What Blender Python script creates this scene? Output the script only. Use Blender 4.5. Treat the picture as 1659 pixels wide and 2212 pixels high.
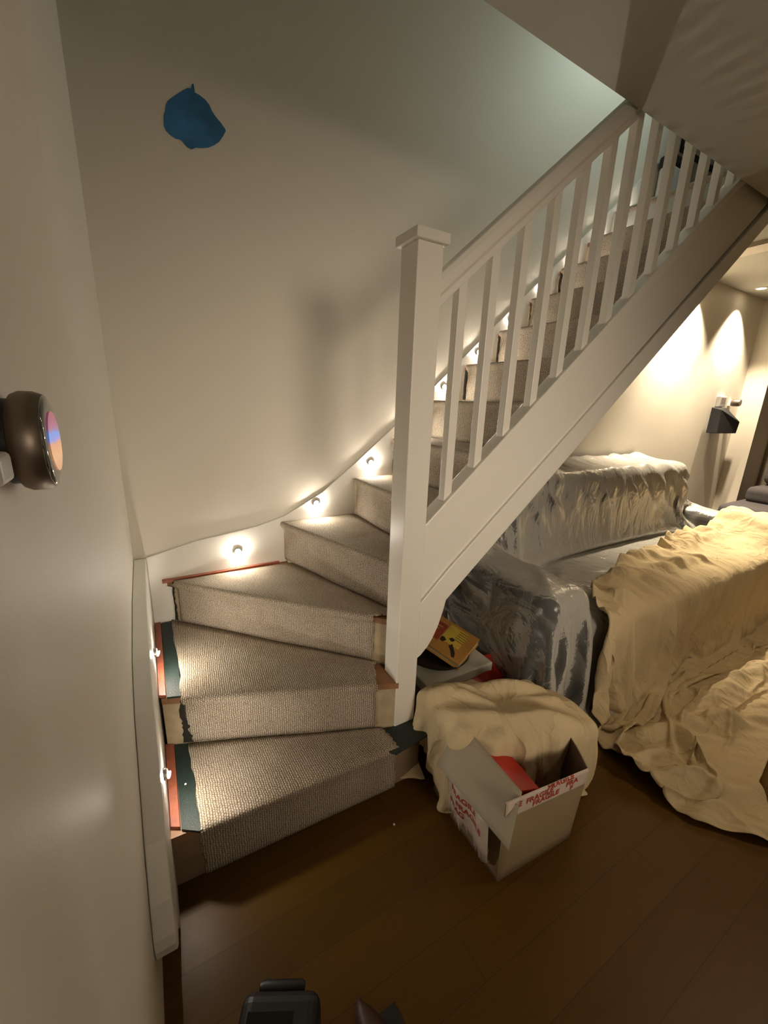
import bpy, bmesh, math, random
import numpy as np
from mathutils import Vector, Matrix
random.seed(7); np.random.seed(7)
S = bpy.context.scene
for o in list(bpy.data.objects): bpy.data.objects.remove(o)
COL = S.collection

# ------------------------------------------------------------------ camera
cam = bpy.data.cameras.new('camera'); camo = bpy.data.objects.new('camera', cam); COL.objects.link(camo)
cam.sensor_fit = 'HORIZONTAL'; cam.sensor_width = 36.0; cam.lens = 36.0*870.9/1659.0
cam.clip_start = 0.01; cam.clip_end = 60
Rv = Vector((0.86598717, -0.49890644, 0.03403784)); Uv = Vector((0.10332109, 0.24510877, 0.9639743)); Fv = Vector((0.48927596, 0.83127255, -0.26380861))
camo.matrix_world = Matrix(((Rv.x, Uv.x, -Fv.x, 0.0587), (Rv.y, Uv.y, -Fv.y, 0.0), (Rv.z, Uv.z, -Fv.z, 1.3831), (0, 0, 0, 1)))
S.camera = camo

# ------------------------------------------------------------------ light levels
LED_E = 1500.0          # stair light lens emission
LED_TILT = 25.0          # degrees the stair light lenses lean down
SPOT_W = 290.0          # recessed downlights of the far room
ROOM_W = 2.5           # unseen fill lamp added for soft ambient light in the room behind the camera
LAND_W = 4.2
LAMP_W = 6.3         # shaded standing lamp behind the camera           # landing lamp upstairs
w = bpy.data.worlds.new('world'); S.world = w; w.use_nodes = True
w.node_tree.nodes['Background'].inputs[0].default_value = (1.0, 0.85, 0.66, 1); w.node_tree.nodes['Background'].inputs[1].default_value = 0.010
S.view_settings.view_transform = 'Standard'; S.view_settings.look = 'None'; S.view_settings.gamma = 1.0
S.view_settings.exposure = -0.27; S.view_settings.use_curve_mapping = False

def lamp(name, typ, loc, power, col, size=.1, target=None, spot=None, blend=.5):
    L = bpy.data.lights.new(name, typ); L.energy = power; L.color = col
    if typ == 'AREA': L.shape = 'DISK'; L.size = size
    elif typ == 'SPOT': L.shadow_soft_size = size; L.spot_size = spot; L.spot_blend = blend
    else: L.shadow_soft_size = size
    o = bpy.data.objects.new(name, L); COL.objects.link(o); o.location = loc
    if target is not None: o.rotation_euler = (Vector(target)-Vector(loc)).to_track_quat('-Z', 'Y').to_euler()
    return o
WARM = (1.0, 0.78, 0.52)
lamp('room_fill_light', 'AREA', (1.5, -2.0, 2.36), ROOM_W, WARM, .5, (1.5, -2.0, 0))  # added overhead fill without a fixture
lamp('room_downlight_light', 'SPOT', (2.5, -.1, 2.38), 72.0, WARM, .04, (2.5, .0, 0), math.radians(95), .6)
ll_ = lamp('landing_lamp_light', 'AREA', (3.3, 1.25, 4.1), LAND_W, (0.84, 1.0, 0.88), .5, (2.25, 1.89, 2.85)); ll_.data.spread = math.radians(80)
sl_ = lamp('standing_lamp_light', 'AREA', (.95, -2.7, 1.62), LAMP_W, (1.0, .84, .65), 1.2, (1.15, 1.5, .97)); sl_.data.spread = math.radians(42)

# ------------------------------------------------------------------ materials
def mat(name, col, rough=.6, metal=0.0, spec=.5, var=0.0, vscale=8.0, bump=0.0, bscale=60.0, emit=None, estr=0.0, coat=0.0, bdist=.002):
    m = bpy.data.materials.new(name); m.use_nodes = True; nt = m.node_tree; b = nt.nodes['Principled BSDF']
    b.inputs['Base Color'].default_value = (*col, 1); b.inputs['Roughness'].default_value = rough
    b.inputs['Metallic'].default_value = metal; b.inputs['Specular IOR Level'].default_value = spec; b.inputs['Coat Weight'].default_value = coat
    tc = nt.nodes.new('ShaderNodeTexCoord')
    n = nt.nodes.new('ShaderNodeTexNoise'); n.inputs['Scale'].default_value = vscale; n.inputs['Detail'].default_value = 5
    nt.links.new(tc.outputs['Object'], n.inputs['Vector'])
    mx = nt.nodes.new('ShaderNodeMix'); mx.data_type = 'RGBA'
    mx.inputs[6].default_value = (*[c*(1-var) for c in col], 1); mx.inputs[7].default_value = (*[min(1, c*(1+var)) for c in col], 1)
    nt.links.new(n.outputs['Fac'], mx.inputs[0]); nt.links.new(mx.outputs[2], b.inputs['Base Color'])
    if bump:
        n2 = nt.nodes.new('ShaderNodeTexNoise'); n2.inputs['Scale'].default_value = bscale; n2.inputs['Detail'].default_value = 6
        nt.links.new(tc.outputs['Object'], n2.inputs['Vector'])
        bp = nt.nodes.new('ShaderNodeBump'); bp.inputs['Strength'].default_value = bump; bp.inputs['Distance'].default_value = bdist
        nt.links.new(n2.outputs['Fac'], bp.inputs['Height']); nt.links.new(bp.outputs['Normal'], b.inputs['Normal'])
    if emit: b.inputs['Emission Color'].default_value = (*emit, 1); b.inputs['Emission Strength'].default_value = estr
    return m
M = {}
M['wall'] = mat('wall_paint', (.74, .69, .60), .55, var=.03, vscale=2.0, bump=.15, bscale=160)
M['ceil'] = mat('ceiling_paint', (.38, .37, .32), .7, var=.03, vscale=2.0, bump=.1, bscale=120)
M['gloss'] = mat('white_gloss_paint', (.78, .75, .68), .32, var=.03, vscale=5, bump=.06, bscale=40)
M['cream'] = mat('aged_cream_paint', (.40, .32, .20), .5, var=.35, vscale=22, bump=.3, bscale=90)
M['tread'] = mat('stained_pine_tread', (.26, .13, .06), .55, var=.5, vscale=14, bump=.3, bscale=50)
M['pine'] = mat('dark_pine_underside', (.22, .15, .09), .7, var=.3, vscale=9)
M['rod'] = mat('reddish_wood_gripper', (.30, .085, .045), .5, var=.4, vscale=35, bump=.4, bscale=140)
M['under'] = mat('dark_green_rubber_underlay', (.010, .022, .018), .55, var=.5, vscale=30, bump=.6, bscale=220)
M['blackgap'] = mat('torn_black_gap', (.012, .009, .006), .9)  # black strips filling the dark gaps at the carpet edges
M['black'] = mat('matt_black_plastic', (.012, .012, .013), .45, bump=.1)
M['glassblack'] = mat('black_glass', (.004, .005, .004), .06, coat=.6)
M['steel'] = mat('brushed_bronze_steel', (.27, .22, .18), .42, metal=.9, bump=.05, bscale=200)
M['whitepl'] = mat('white_plastic', (.75, .73, .72), .35)
M['speaker'] = mat('black_speaker_cloth', (.010, .010, .012), .85, bump=.4, bscale=500)
M['card'] = mat('brown_cardboard', (.30, .22, .12), .8, var=.12, vscale=6, bump=.15, bscale=40)
M['cardin'] = mat('cardboard_inside_shade', (.10, .055, .035), .85, var=.2)  # shade inside the box put into a darker cardboard colour
M['cardgrey'] = mat('grey_cardboard_flap_lit', (.36, .31, .23), .75, var=.08, vscale=5)  # paler than the panels: overhead light on the flap put into its colour
M['red'] = mat('glossy_red_card', (.55, .018, .012), .38, var=.1, vscale=6)
M['redbag'] = mat('thin_red_plastic', (.45, .035, .03), .3, var=.2, vscale=12)
M['disc'] = mat('black_disc', (.012, .010, .008), .3)
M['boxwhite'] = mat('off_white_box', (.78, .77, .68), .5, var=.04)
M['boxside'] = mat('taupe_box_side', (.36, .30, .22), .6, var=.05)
M['sofa'] = mat('charcoal_sofa_fabric', (.030, .030, .034), .9, var=.3, vscale=30, bump=.4, bscale=260)
M['greyfab'] = mat('dark_grey_fabric', (.050, .045, .048), .95, var=.25, vscale=40, bump=.5, bscale=260)
M['blue'] = mat('blue_paint', (.028, .16, .36), .55, var=.75, vscale=13)
M['bluedk'] = mat('deep_blue_paint', (.008, .07, .22), .5, var=.5, vscale=30)
M['door'] = mat('grey_door_paint', (.26, .22, .18), .5, var=.03)
M['metal'] = mat('satin_metal', (.45, .43, .40), .3, metal=1.0)
M['led'] = mat('stair_light_lens', (.9, .9, .9), .3, emit=(1.0, .90, .76), estr=LED_E)
M['ledface'] = mat('stair_light_face', (.9, .9, .9), .3, emit=(1.0, .93, .84), estr=LED_E*.07)
M['leddim'] = mat('stair_light_lens_upper', (.9, .9, .9), .3, emit=(1.0, .90, .76), estr=LED_E*.42)
M['spotlens'] = mat('downlight_lens', (.9, .9, .9), .3, emit=(1.0, .82, .56), estr=25)
M['scuff'] = mat('chipped_plaster', (.55, .40, .27), .8, var=.35, vscale=45, bump=.6, bscale=120)
M['crumb'] = mat('white_plaster_crumb', (.8, .75, .66), .8)

def carpet_mat():
    m = bpy.data.materials.new('ribbed_loop_carpet'); m.use_nodes = True; nt = m.node_tree; N = nt.nodes; L = nt.links
    b = N['Principled BSDF']; b.inputs['Roughness'].default_value = .95; b.inputs['Specular IOR Level'].default_value = .15
    uv = N.new('ShaderNodeUVMap'); mp = N.new('ShaderNodeMapping'); mp.inputs['Scale'].default_value = (140, 128, 1); L.new(uv.outputs[0], mp.inputs[0])
    def mth(op, a, b_=None, c=None):
        q = N.new('ShaderNodeMath'); q.operation = op
        for k_, x_ in enumerate((a, b_, c)):
            if x_ is None: continue
            if isinstance(x_, (int, float)): q.inputs[k_].default_value = x_
            else: L.new(x_, q.inputs[k_])
        return q.outputs[0]
    wn = N.new('ShaderNodeTexNoise'); wn.inputs['Scale'].default_value = .35; wn.inputs['Detail'].default_value = 3; L.new(mp.outputs[0], wn.inputs['Vector'])
    wv = N.new('ShaderNodeTexNoise'); wv.inputs['Scale'].default_value = .9; wv.inputs['Detail'].default_value = 2; L.new(mp.outputs[0], wv.inputs['Vector'])
    sx = N.new('ShaderNodeSeparateXYZ'); L.new(mp.outputs[0], sx.inputs[0])
    uu = mth('MULTIPLY_ADD', wn.outputs['Fac'], 1.3, sx.outputs[0]); vv = mth('MULTIPLY_ADD', wv.outputs['Fac'], 1.6, sx.outputs[1])
    vv = mth('MULTIPLY_ADD', mth('MODULO', mth('FLOOR', uu), 2.0), .5, vv)
    hh = mth('MULTIPLY', mth('ABSOLUTE', mth('SINE', mth('MULTIPLY', uu, math.pi))), mth('POWER', mth('ABSOLUTE', mth('SINE', mth('MULTIPLY', vv, math.pi))), .7))
    class _v: outputs = {'Distance': mth('MULTIPLY_ADD', hh, -.62, .72)}
    v = _v
    tc = N.new('ShaderNodeTexCoord'); n = N.new('ShaderNodeTexNoise'); n.inputs['Scale'].default_value = 7; n.inputs['Detail'].default_value = 6; L.new(tc.outputs['Object'], n.inputs['Vector'])
    n3 = N.new('ShaderNodeTexNoise'); n3.inputs['Scale'].default_value = 180; n3.inputs['Detail'].default_value = 3; L.new(tc.outputs['Object'], n3.inputs['Vector'])
    cr = N.new('ShaderNodeValToRGB'); cr.color_ramp.elements[0].position = .28; cr.color_ramp.elements[0].color = (.56, .485, .385, 1)
    cr.color_ramp.elements[1].position = .68; cr.color_ramp.elements[1].color = (.15, .118, .085, 1); L.new(v.outputs['Distance'], cr.inputs[0])
    mx = N.new('ShaderNodeMix'); mx.data_type = 'RGBA'; mx.blend_type = 'MULTIPLY'; mx.inputs[0].default_value = .55
    cr2 = N.new('ShaderNodeValToRGB'); cr2.color_ramp.elements[0].position = .3; cr2.color_ramp.elements[0].color = (.62, .56, .5, 1); cr2.color_ramp.elements[1].position = .75; cr2.color_ramp.elements[1].color = (1, 1, 1, 1)
    L.new(n.outputs['Fac'], cr2.inputs[0]); L.new(cr.outputs[0], mx.inputs[6]); L.new(cr2.outputs[0], mx.inputs[7]); L.new(mx.outputs[2], b.inputs['Base Color'])
    ad = N.new('ShaderNodeMath'); ad.operation = 'MULTIPLY_ADD'; ad.inputs[1].default_value = -1.0; L.new(v.outputs['Distance'], ad.inputs[0])
    m3 = N.new('ShaderNodeMath'); m3.operation = 'MULTIPLY'; m3.inputs[1].default_value = .5; L.new(n3.outputs['Fac'], m3.inputs[0]); L.new(m3.outputs[0], ad.inputs[2])
    bp = N.new('ShaderNodeBump'); bp.inputs['Strength'].default_value = .8; bp.inputs['Distance'].default_value = .0026
    L.new(ad.outputs[0], bp.inputs['Height']); L.new(bp.outputs['Normal'], b.inputs['Normal'])
    return m
M['carpet'] = carpet_mat()

def floor_mat():
    m = bpy.data.materials.new('oak_laminate_floor'); m.use_nodes = True; nt = m.node_tree; N = nt.nodes; L = nt.links
    b = N['Principled BSDF']; b.inputs['Roughness'].default_value = .42; b.inputs['Specular IOR Level'].default_value = .25
    tc = N.new('ShaderNodeTexCoord')
    mp = N.new('ShaderNodeMapping'); mp.inputs['Location'].default_value = (0, -.42, 0); L.new(tc.outputs['Object'], mp.inputs[0])
    br = N.new('ShaderNodeTexBrick'); br.inputs['Scale'].default_value = 1; br.inputs['Brick Width'].default_value = 1.3; br.inputs['Row Height'].default_value = .125
    br.inputs['Mortar Size'].default_value = .0012; br.inputs['Color1'].default_value = (.110, .053, .005, 1); br.inputs['Color2'].default_value = (.092, .044, .004, 1); br.inputs['Mortar'].default_value = (.07, .035, .01, 1)
    L.new(mp.outputs[0], br.inputs['Vector'])
    mp2 = N.new('ShaderNodeMapping'); mp2.inputs['Scale'].default_value = (2, 22, 1); L.new(tc.outputs['Object'], mp2.inputs[0])
    n = N.new('ShaderNodeTexNoise'); n.inputs['Scale'].default_value = 3; n.inputs['Detail'].default_value = 8; L.new(mp2.outputs[0], n.inputs['Vector'])
    cr = N.new('ShaderNodeValToRGB'); cr.color_ramp.elements[0].color = (.72, .68, .62, 1); cr.color_ramp.elements[1].color = (1.1, 1.05, 1, 1); L.new(n.outputs['Fac'], cr.inputs[0])
    mx = N.new('ShaderNodeMix'); mx.data_type = 'RGBA'; mx.blend_type = 'MULTIPLY'; mx.inputs[0].default_value = .6
    L.new(br.outputs['Color'], mx.inputs[6]); L.new(cr.outputs[0], mx.inputs[7]); L.new(mx.outputs[2], b.inputs['Base Color'])
    return m
M['floor'] = floor_mat()

# ------------------------------------------------------------------ helpers
def obj(name, verts, faces, m, parent=None, smooth=False, uvs=None, mats=None, fm=None):
    me = bpy.data.meshes.new(name); me.from_pydata([tuple(v) for v in verts], [], faces); me.update()
    for mm in (mats or [m]): me.materials.append(mm)
    if fm: me.polygons.foreach_set('material_index', fm)
    if uvs is not None:
        ul = me.uv_layers.new(name='UVMap')
        for lp in me.loops: ul.data[lp.index].uv = uvs[lp.vertex_index]
    if smooth: me.polygons.foreach_set('use_smooth', [True]*len(me.polygons))
    o = bpy.data.objects.new(name, me); COL.objects.link(o)
    if parent: o.parent = parent; o.matrix_parent_inverse = parent.matrix_basis.inverted()
    return o
def bevel(o, wd=.003, seg=2):
    md = o.modifiers.new('bevel', 'BEVEL'); md.width = wd; md.segments = seg; md.limit_method = 'ANGLE'; return o
def boxv(x0, x1, y0, y1, z0, z1):
    v = [(x0,y0,z0),(x1,y0,z0),(x1,y1,z0),(x0,y1,z0),(x0,y0,z1),(x1,y0,z1),(x1,y1,z1),(x0,y1,z1)]
    f = [(0,3,2,1),(4,5,6,7),(0,1,5,4),(1,2,6,5),(2,3,7,6),(3,0,4,7)]
    return v, f
def box(name, x0, x1, y0, y1, z0, z1, m, parent=None, bv=0):
    v, f = boxv(x0, x1, y0, y1, z0, z1); o = obj(name, v, f, m, parent)
    if bv: bevel(o, bv)
    return o
def multibox(name, bs, m, parent=None, bv=0):
    V, F = [], []
    for b_ in bs:
        v, f = boxv(*b_); n = len(V); V += v; F += [tuple(i+n for i in q) for q in f]
    o = obj(name, V, F, m, parent)
    if bv: bevel(o, bv)
    return o
def prism(name, pts, ax, a, b_, m, parent=None, bv=0):
    """polygon pts extruded along axis ax from a to b_"""
    def P(q, t):
        if ax == 0: return (t, q[0], q[1])
        if ax == 1: return (q[0], t, q[1])
        return (q[0], q[1], t)
    n = len(pts); V = [P(q, a) for q in pts]+[P(q, b_) for q in pts]
    F = [tuple(range(n)), tuple(range(2*n-1, n-1, -1))]+[(i, (i+1) % n, n+(i+1) % n, n+i) for i in range(n)]
    o = obj(name, V, F, m, parent)
    bm = bmesh.new(); bm.from_mesh(o.data); bmesh.ops.recalc_face_normals(bm, faces=bm.faces); bm.to_mesh(o.data); bm.free()
    if bv: bevel(o, bv)
    return o
def lathe(name, prof, m, parent=None, loc=(0,0,0), axis='Z', n=40, smooth=True):
    V, F = [], []
    for (r_, h) in prof:
        for i in range(n):
            a = 2*math.pi*i/n; c, s = r_*math.cos(a), r_*math.sin(a)
            q = {'Z': (c, s, h), 'X': (h, c, s), 'Y': (s, h, c)}[axis]
            V.append((q[0]+loc[0], q[1]+loc[1], q[2]+loc[2]))
    for k in range(len(prof)-1):
        for i in range(n): F.append((k*n+i, k*n+(i+1) % n, (k+1)*n+(i+1) % n, (k+1)*n+i))
    F.append(tuple(range(n))[::-1]); F.append(tuple((len(prof)-1)*n+i for i in range(n)))
    o = obj(name, V, F, m, parent, smooth)
    bm = bmesh.new(); bm.from_mesh(o.data); bmesh.ops.recalc_face_normals(bm, faces=bm.faces); bm.to_mesh(o.data); bm.free()
    if smooth:
        md = o.modifiers.new('split', 'EDGE_SPLIT'); md.split_angle = math.radians(40)
    return o
def tag(o, label, cat, group=None, kind=None):
    if kind: o['kind'] = kind
    if label: o['label'] = label
    if cat: o['category'] = cat
    if group: o['group'] = group
    return o
def thing(name, label, cat, loc=(0,0,0), group=None):
    o = bpy.data.objects.new(name, None); o.empty_display_size = .05; COL.objects.link(o); o.location = loc
    bpy.context.view_layer.update()
    return tag(o, label, cat, group)
def struct(o): o['kind'] = 'structure'; return o

# ------------------------------------------------------------------ key dimensions
R, G = 0.2, 0.2294
WX, Y = -0.045, 1.8945            # left wall, back wall
YB = 1.0966                       # centre line of the balustrade
X5 = 0.9632
CZ = 2.385                        # ceiling height
# ------------------------------------------------------------------ room shell
struct(box('floor', -.3, 6.6, -3.4, 2.2, -.12, 0, M['floor']))
struct(box('wall_left', WX-.12, WX, -3.4, 2.02, 0, 5.2, M['wall']))
struct(box('wall_back', WX-.12, 5.8, Y, Y+.12, 0, 5.2, M['wall']))
struct(box('wall_right', 5.35, 5.80, 1.705, Y, 0, 2.45, M['wall']))
struct(box('wall_recess', 5.75, 5.87, -3.4, 2.02, 0, 2.45, M['door']))
struct(box('wall_front', WX-.12, 6.6, -3.52, -3.4, 0, 2.6, M['wall']))
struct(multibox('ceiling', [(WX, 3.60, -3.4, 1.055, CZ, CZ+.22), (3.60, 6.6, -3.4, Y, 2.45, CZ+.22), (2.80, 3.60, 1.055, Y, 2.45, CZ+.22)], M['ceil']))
struct(box('trim_1', 3.56, 3.72, 1.06, Y, 2.425, 2.45, M['wall']))
# upstairs: side wall of the stairwell, landing end wall, top ceiling
struct(box('wall_stairwell', WX, 2.3, .93, 1.05, CZ+.22, 5.2, M['wall']))
struct(box('wall_landing', 4.4, 4.5, -.2, Y, CZ+.22, 5.2, M['wall']))
struct(box('wall_upstairs', 2.3, 4.4, -.3, -.2, CZ+.22, 5.2, M['wall']))
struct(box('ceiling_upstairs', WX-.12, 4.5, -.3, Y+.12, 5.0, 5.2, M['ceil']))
# ------------------------------------------------------------------ staircase
stair = thing('staircase', 'white painted winder staircase rising to the right along the back wall', 'staircase', (.8, 1.4, 0))
# nose lines (wall end, newel or string end) and riser feet, carpet surface coordinates
def risline(k):
    if k == 1: return (0.0, .985), (.80, .955)
    if k == 2: return (0.0, 1.335), (.757, 1.030)
    if k == 3: return (.036, 1.885), (.757, 1.150)
    if k == 4: return (.572, Y), (.815, 1.150)
    x = X5+(k-5)*G-.006
    return (x, Y), (x, YB+.016)
NS = 13
def inward(A, B):
    d = Vector((B[0]-A[0], B[1]-A[1])).normalized(); n = Vector((-d.y, d.x))   # towards the next step
    return n
for k in range(1, NS+1):
    A, B = map(Vector, risline(k)); n = inward(A, B); z = k*R
    rA, rB = A+n*.032, B+n*.032
    if k in (3, 4): rA = rA+(rB-rA)*.045
    if k < NS:
        A2, B2 = map(Vector, risline(k+1)); n2 = inward(A2, B2); A2 = A2+n2*.05; B2 = B2+n2*.05
    else: A2, B2 = A+Vector((.25, 0)), B+Vector((.25, 0))
    poly = [A+n*.021, B+n*.021, B2, A2]
    if k == 1: poly = [Vector((0.0, 1.006)), Vector((.845, .981)), Vector((.845, 1.09)), B2, A2]
    if k == 2: poly = [A+n*.021, B+n*.021, Vector((.757, 1.2)), Vector((.1, Y)), Vector((0, Y))]
    if k == 3: poly = [A+n*.021, B+n*.021, Vector((.80, 1.17)), Vector((.64, Y)), Vector((.05, Y))]
    stp = prism('step', [tuple(q) for q in poly], 2, z-.035, z-.012, M['tread'], stair)
    if k == 1:
        rp = [Vector((0, 1.012)), Vector((.83, .987)), Vector((.83, 1.005)), Vector((0, 1.03))]
        prism('riser', [(.815, .99), (.83, .99), (.83, 1.08), (.815, 1.08)], 2, 0, z-.035, M['pine'], stp)
    else:
        rp = [rA-n*.008, rB-n*.008, rB+n*.01, rA+n*.01]
        if k in (3, 4): rp = [q if i not in (0, 3) else Vector((q.x, min(q.y, Y))) for i, q in enumerate(rp)]
    prism('riser', [tuple(q) for q in rp], 2, (k-1)*R-.012 if k > 1 else 0, z-.035, M['cream'] if k > 1 else M['pine'], stp)
# strings
def zt(x): return .669+.871*(x-.973)
bk = [(0.0, .2), (0.0, .707), (.2, .755), (.47, .79), (.60, .825), (.80, .93), (.977, 1.066), (1.21, 1.256), (3.1, 1.256+.8725*1.89), (3.1, 2.15), (1.2, .5), (1.0, .2)]
prism('wall_string', bk, 1, Y-.012, Y, M['gloss'], stair, .003)
ls = [(Y-.012, .2), (Y-.012, .707), (1.5, .70), (1.2, .652), (1.06, .585), (.95, .482), (.85, .385), (.78, .29), (.748, .23), (.742, .205), (.752, .17), (.775, .14), (.86, .1), (.90, 0), (1.2, 0), (1.5, .2)]
prism('wall_string', ls, 0, WX+.001, 0.0, M['gloss'], stair, .003)
# outer string: face board, lower moulding and capping rail
x1 = 3.1
prism('outer_string', [(.845, .915), (x1, .915+.875*(x1-.845)), (x1, zt(x1)+.11), (.973, zt(.973)+.11), (.93, .62), (.845, .56)], 1, YB-.018, YB+.018, M['gloss'], stair, .002)
lm = [(.845, .675), (.973, .795), (x1, .795+.85*(x1-.973)), (x1, zt(x1)), (.973, .669), (.962, .625), (.944, .568), (.922, .522), (.900, .490), (.870, .462), (.845, .449)]
prism('string_moulding', lm, 1, YB-.030, YB+.016, M['gloss'], stair, .003)
cp = [(.845, .925), (.845, .975), (x1, 1.04+.875*(x1-.912)-.004), (x1, 1.04+.875*(x1-.912)-.055)]
prism('string_capping', cp, 1, YB-.032, YB+.032, M['gloss'], stair, .004)
# sloping soffit behind the string
sf = [(.99, zt(.99)+.02), (3.0, zt(3.0)+.02), (3.0, zt(3.0)+.035), (.99, zt(.99)+.035)]
prism('soffit', sf, 1, YB+.016, Y-.013, M['pine'], stair)
# ------------------------------------------------------------------ balustrade
bal = thing('balustrade', 'white painted balustrade with square newel post, sloping handrail and square balusters', 'banister', (.80, YB, 0))
nw = box('newel_post', .757, .845, 1.052, 1.141, .188, 1.817, M['gloss'], bal, .003)
v = [(.744,1.039,1.817),(.858,1.039,1.817),(.858,1.154,1.817),(.744,1.154,1.817),(.744,1.039,1.845),(.858,1.039,1.845),(.858,1.154,1.845),(.744,1.154,1.845),(.801,1.096,1.862)]
f = [(0,3,2,1),(0,1,5,4),(1,2,6,5),(2,3,7,6),(3,0,4,7),(4,5,8),(5,6,8),(6,7,8),(7,4,8)]
bevel(obj('newel_cap', v, f, M['gloss'], nw), .003)
zb = lambda x: 1.673+.873*(x-.869)
def railsec():
    # handrail cross-section in (y, z above underside)
    return [(-.0185, -.002), (-.0185, .018), (-.030, .028), (-.032, .052), (-.022, .068), (0, .074), (.022, .068), (.032, .052), (.030, .028), (.0185, .018), (.0185, -.002)]
V, F = [], []
sec = railsec(); n = len(sec); ends = (.845, 3.25)
for x in ends:
    for (dy, dz) in sec: V.append((x, YB+dy, zb(x)+dz*1.32))
F = [(i, (i+1) % n, n+(i+1) % n, n+i) for i in range(n)]+[tuple(range(n))[::-1], tuple(range(n, 2*n))]
hr = obj('handrail', V, F, M['gloss'], bal); bevel(hr, .003)
zc = lambda x: 1.04+.875*(x-.912)
bal0 = None
for i in range(19):
    x = .936+.1253*i
    if bal0 is None:
        w2 = .032
        bal0 = prism('baluster', [(0, zc(x)-.01), (w2, zc(x+w2)-.01), (w2, zb(x+w2)+.01), (0, zb(x)+.01)], 1, YB-.016, YB+.016, M['gloss'], bal, .0015)
        bal0.parent = None; bal0.parent = bal; bal0.matrix_parent_inverse = bal.matrix_basis.inverted(); bal0.location = (x, 0, 0); x00 = x
    else:
        c = bal0.copy(); COL.objects.link(c); c.parent = bal; c.matrix_parent_inverse = bal.matrix_basis.inverted(); c.location = (x, 0, (x-x00)*.874)
# ------------------------------------------------------------------ carpet
V, F, UV = [], [], []
def prof_pts(zl, zh):
    p_ = [(.020, zl+.002)]
    for q in np.linspace(zl+.02, zh-.045, 5): p_.append((.020, q))
    p_ += [(.014, zh-.034), (.004, zh-.026), (0, zh-.016), (.0015, zh-.008), (.007, zh-.0015), (.016, zh)]
    return p_
rng = np.random.RandomState(3)
for k in range(1, NS+1):
    A, B = map(Vector, risline(k)); n = inward(A, B); zl, zh = (k-1)*R, k*R
    if k < NS: A2, B2 = map(Vector, risline(k+1)); n2 = inward(A2, B2)
    else: A2, B2 = A+Vector((.23, 0)), B+Vector((.23, 0)); n2 = n
    # strip limits across the step (fractions) for riser/nose and for the back of the tread
    t0, t1, s0, s1 = {1: (.095, .90, .085, .93), 2: (.085, .90, .03, .965), 3: (.07, .95, .10, .99), 4: (.02, .99, .03, .99)}.get(k, (.055, .96, .055, .96))
    nc = 36; rows = []
    pf = prof_pts(zl, zh); m_ = len(pf); nb = 9
    base = len(V); wd = (B-A).length
    for r_i in range(m_+nb):
        jl, jr = rng.uniform(-.007, .007), rng.uniform(-.006, .006)
        for c in range(nc+1):
            tt = c/nc
            if r_i < m_:
                t = t0+(t1-t0)*tt
                if c == 0: t += jl
                if c == nc: t += jr
                P0 = A+(B-A)*t; q = P0+n*pf[r_i][0]; z = pf[r_i][1]; vv = (r_i*.0 + sum(math.hypot(pf[a+1][0]-pf[a][0], pf[a+1][1]-pf[a][1]) for a in range(r_i)))
            else:
                b_ = (r_i-m_+1)/nb
                t = (t0+(t1-t0)*tt)*(1-b_)+(s0+(s1-s0)*tt)*b_
                if c == 0: t += jl
                if c == nc: t += jr
                S0 = A+(B-A)*t+n*.016; E0 = A2+(B2-A2)*t+n2*.020
                q = S0+(E0-S0)*b_; z = zh+.0012*math.sin(11*tt+3*b_+k); vv = .21+(E0-S0).length*b_
            yy = min(q.y, Y-.015)
            V.append((q.x, yy, z)); UV.append((wd*(t), k*.5+vv))
    W_ = nc+1
    for a in range(m_+nb-1):
        for c in range(nc): F.append((base+a*W_+c, base+a*W_+c+1, base+(a+1)*W_+c+1, base+(a+1)*W_+c))
cpt = obj('stair_carpet', V, F, M['carpet'], None, True, UV)
md = cpt.modifiers.new('thick', 'SOLIDIFY'); md.thickness = .006; md.offset = -1
tag(cpt, 'taupe ribbed loop carpet with frayed edges fitted over the winder stairs', 'carpet')
def torn(P_, Q_, z0, z1, w0, seed):
    """ragged black strip put in the dark gap along a carpet edge: from P_ towards Q_ in plan, rising z0..z1"""
    r_ = random.Random(seed); V, F = [], []; n_ = 22; lo_, hi_ = .1, .7; P_, Q_ = Vector(P_), Vector(Q_); d_ = (Q_-P_).normalized(); nn_ = Vector((-d_.y, d_.x))
    for i in range(n_+1):
        z_ = z0+(z1-z0)*i/n_; lo_ = min(.4, max(0, lo_+r_.uniform(-.12, .12))); hi_ = min(1.1, max(.45, hi_+r_.uniform(-.2, .2))); a_ = lo_*w0; b2 = hi_*w0
        for h_ in (a_, b2): q_ = P_+d_*h_+nn_*.016; V.append((q_.x, q_.y, z_))
    for i in range(n_): F.append((2*i, 2*i+1, 2*i+3, 2*i+2))
    o = obj('torn_gap', V, F, M['blackgap'], cpt); md = o.modifiers.new('thick', 'SOLIDIFY'); md.thickness = .002; return o
torn((.050, 1.315), (.757, 1.030), .205, .385, .042, 1)
torn((.070, 1.850), (.757, 1.150), .405, .590, .022, 2)
for k in range(6, 12): torn((X5+(k-5)*G-.006, Y-.022), (X5+(k-5)*G-.006, YB), (k-1)*R+.01, k*R-.02, .020, k)
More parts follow.
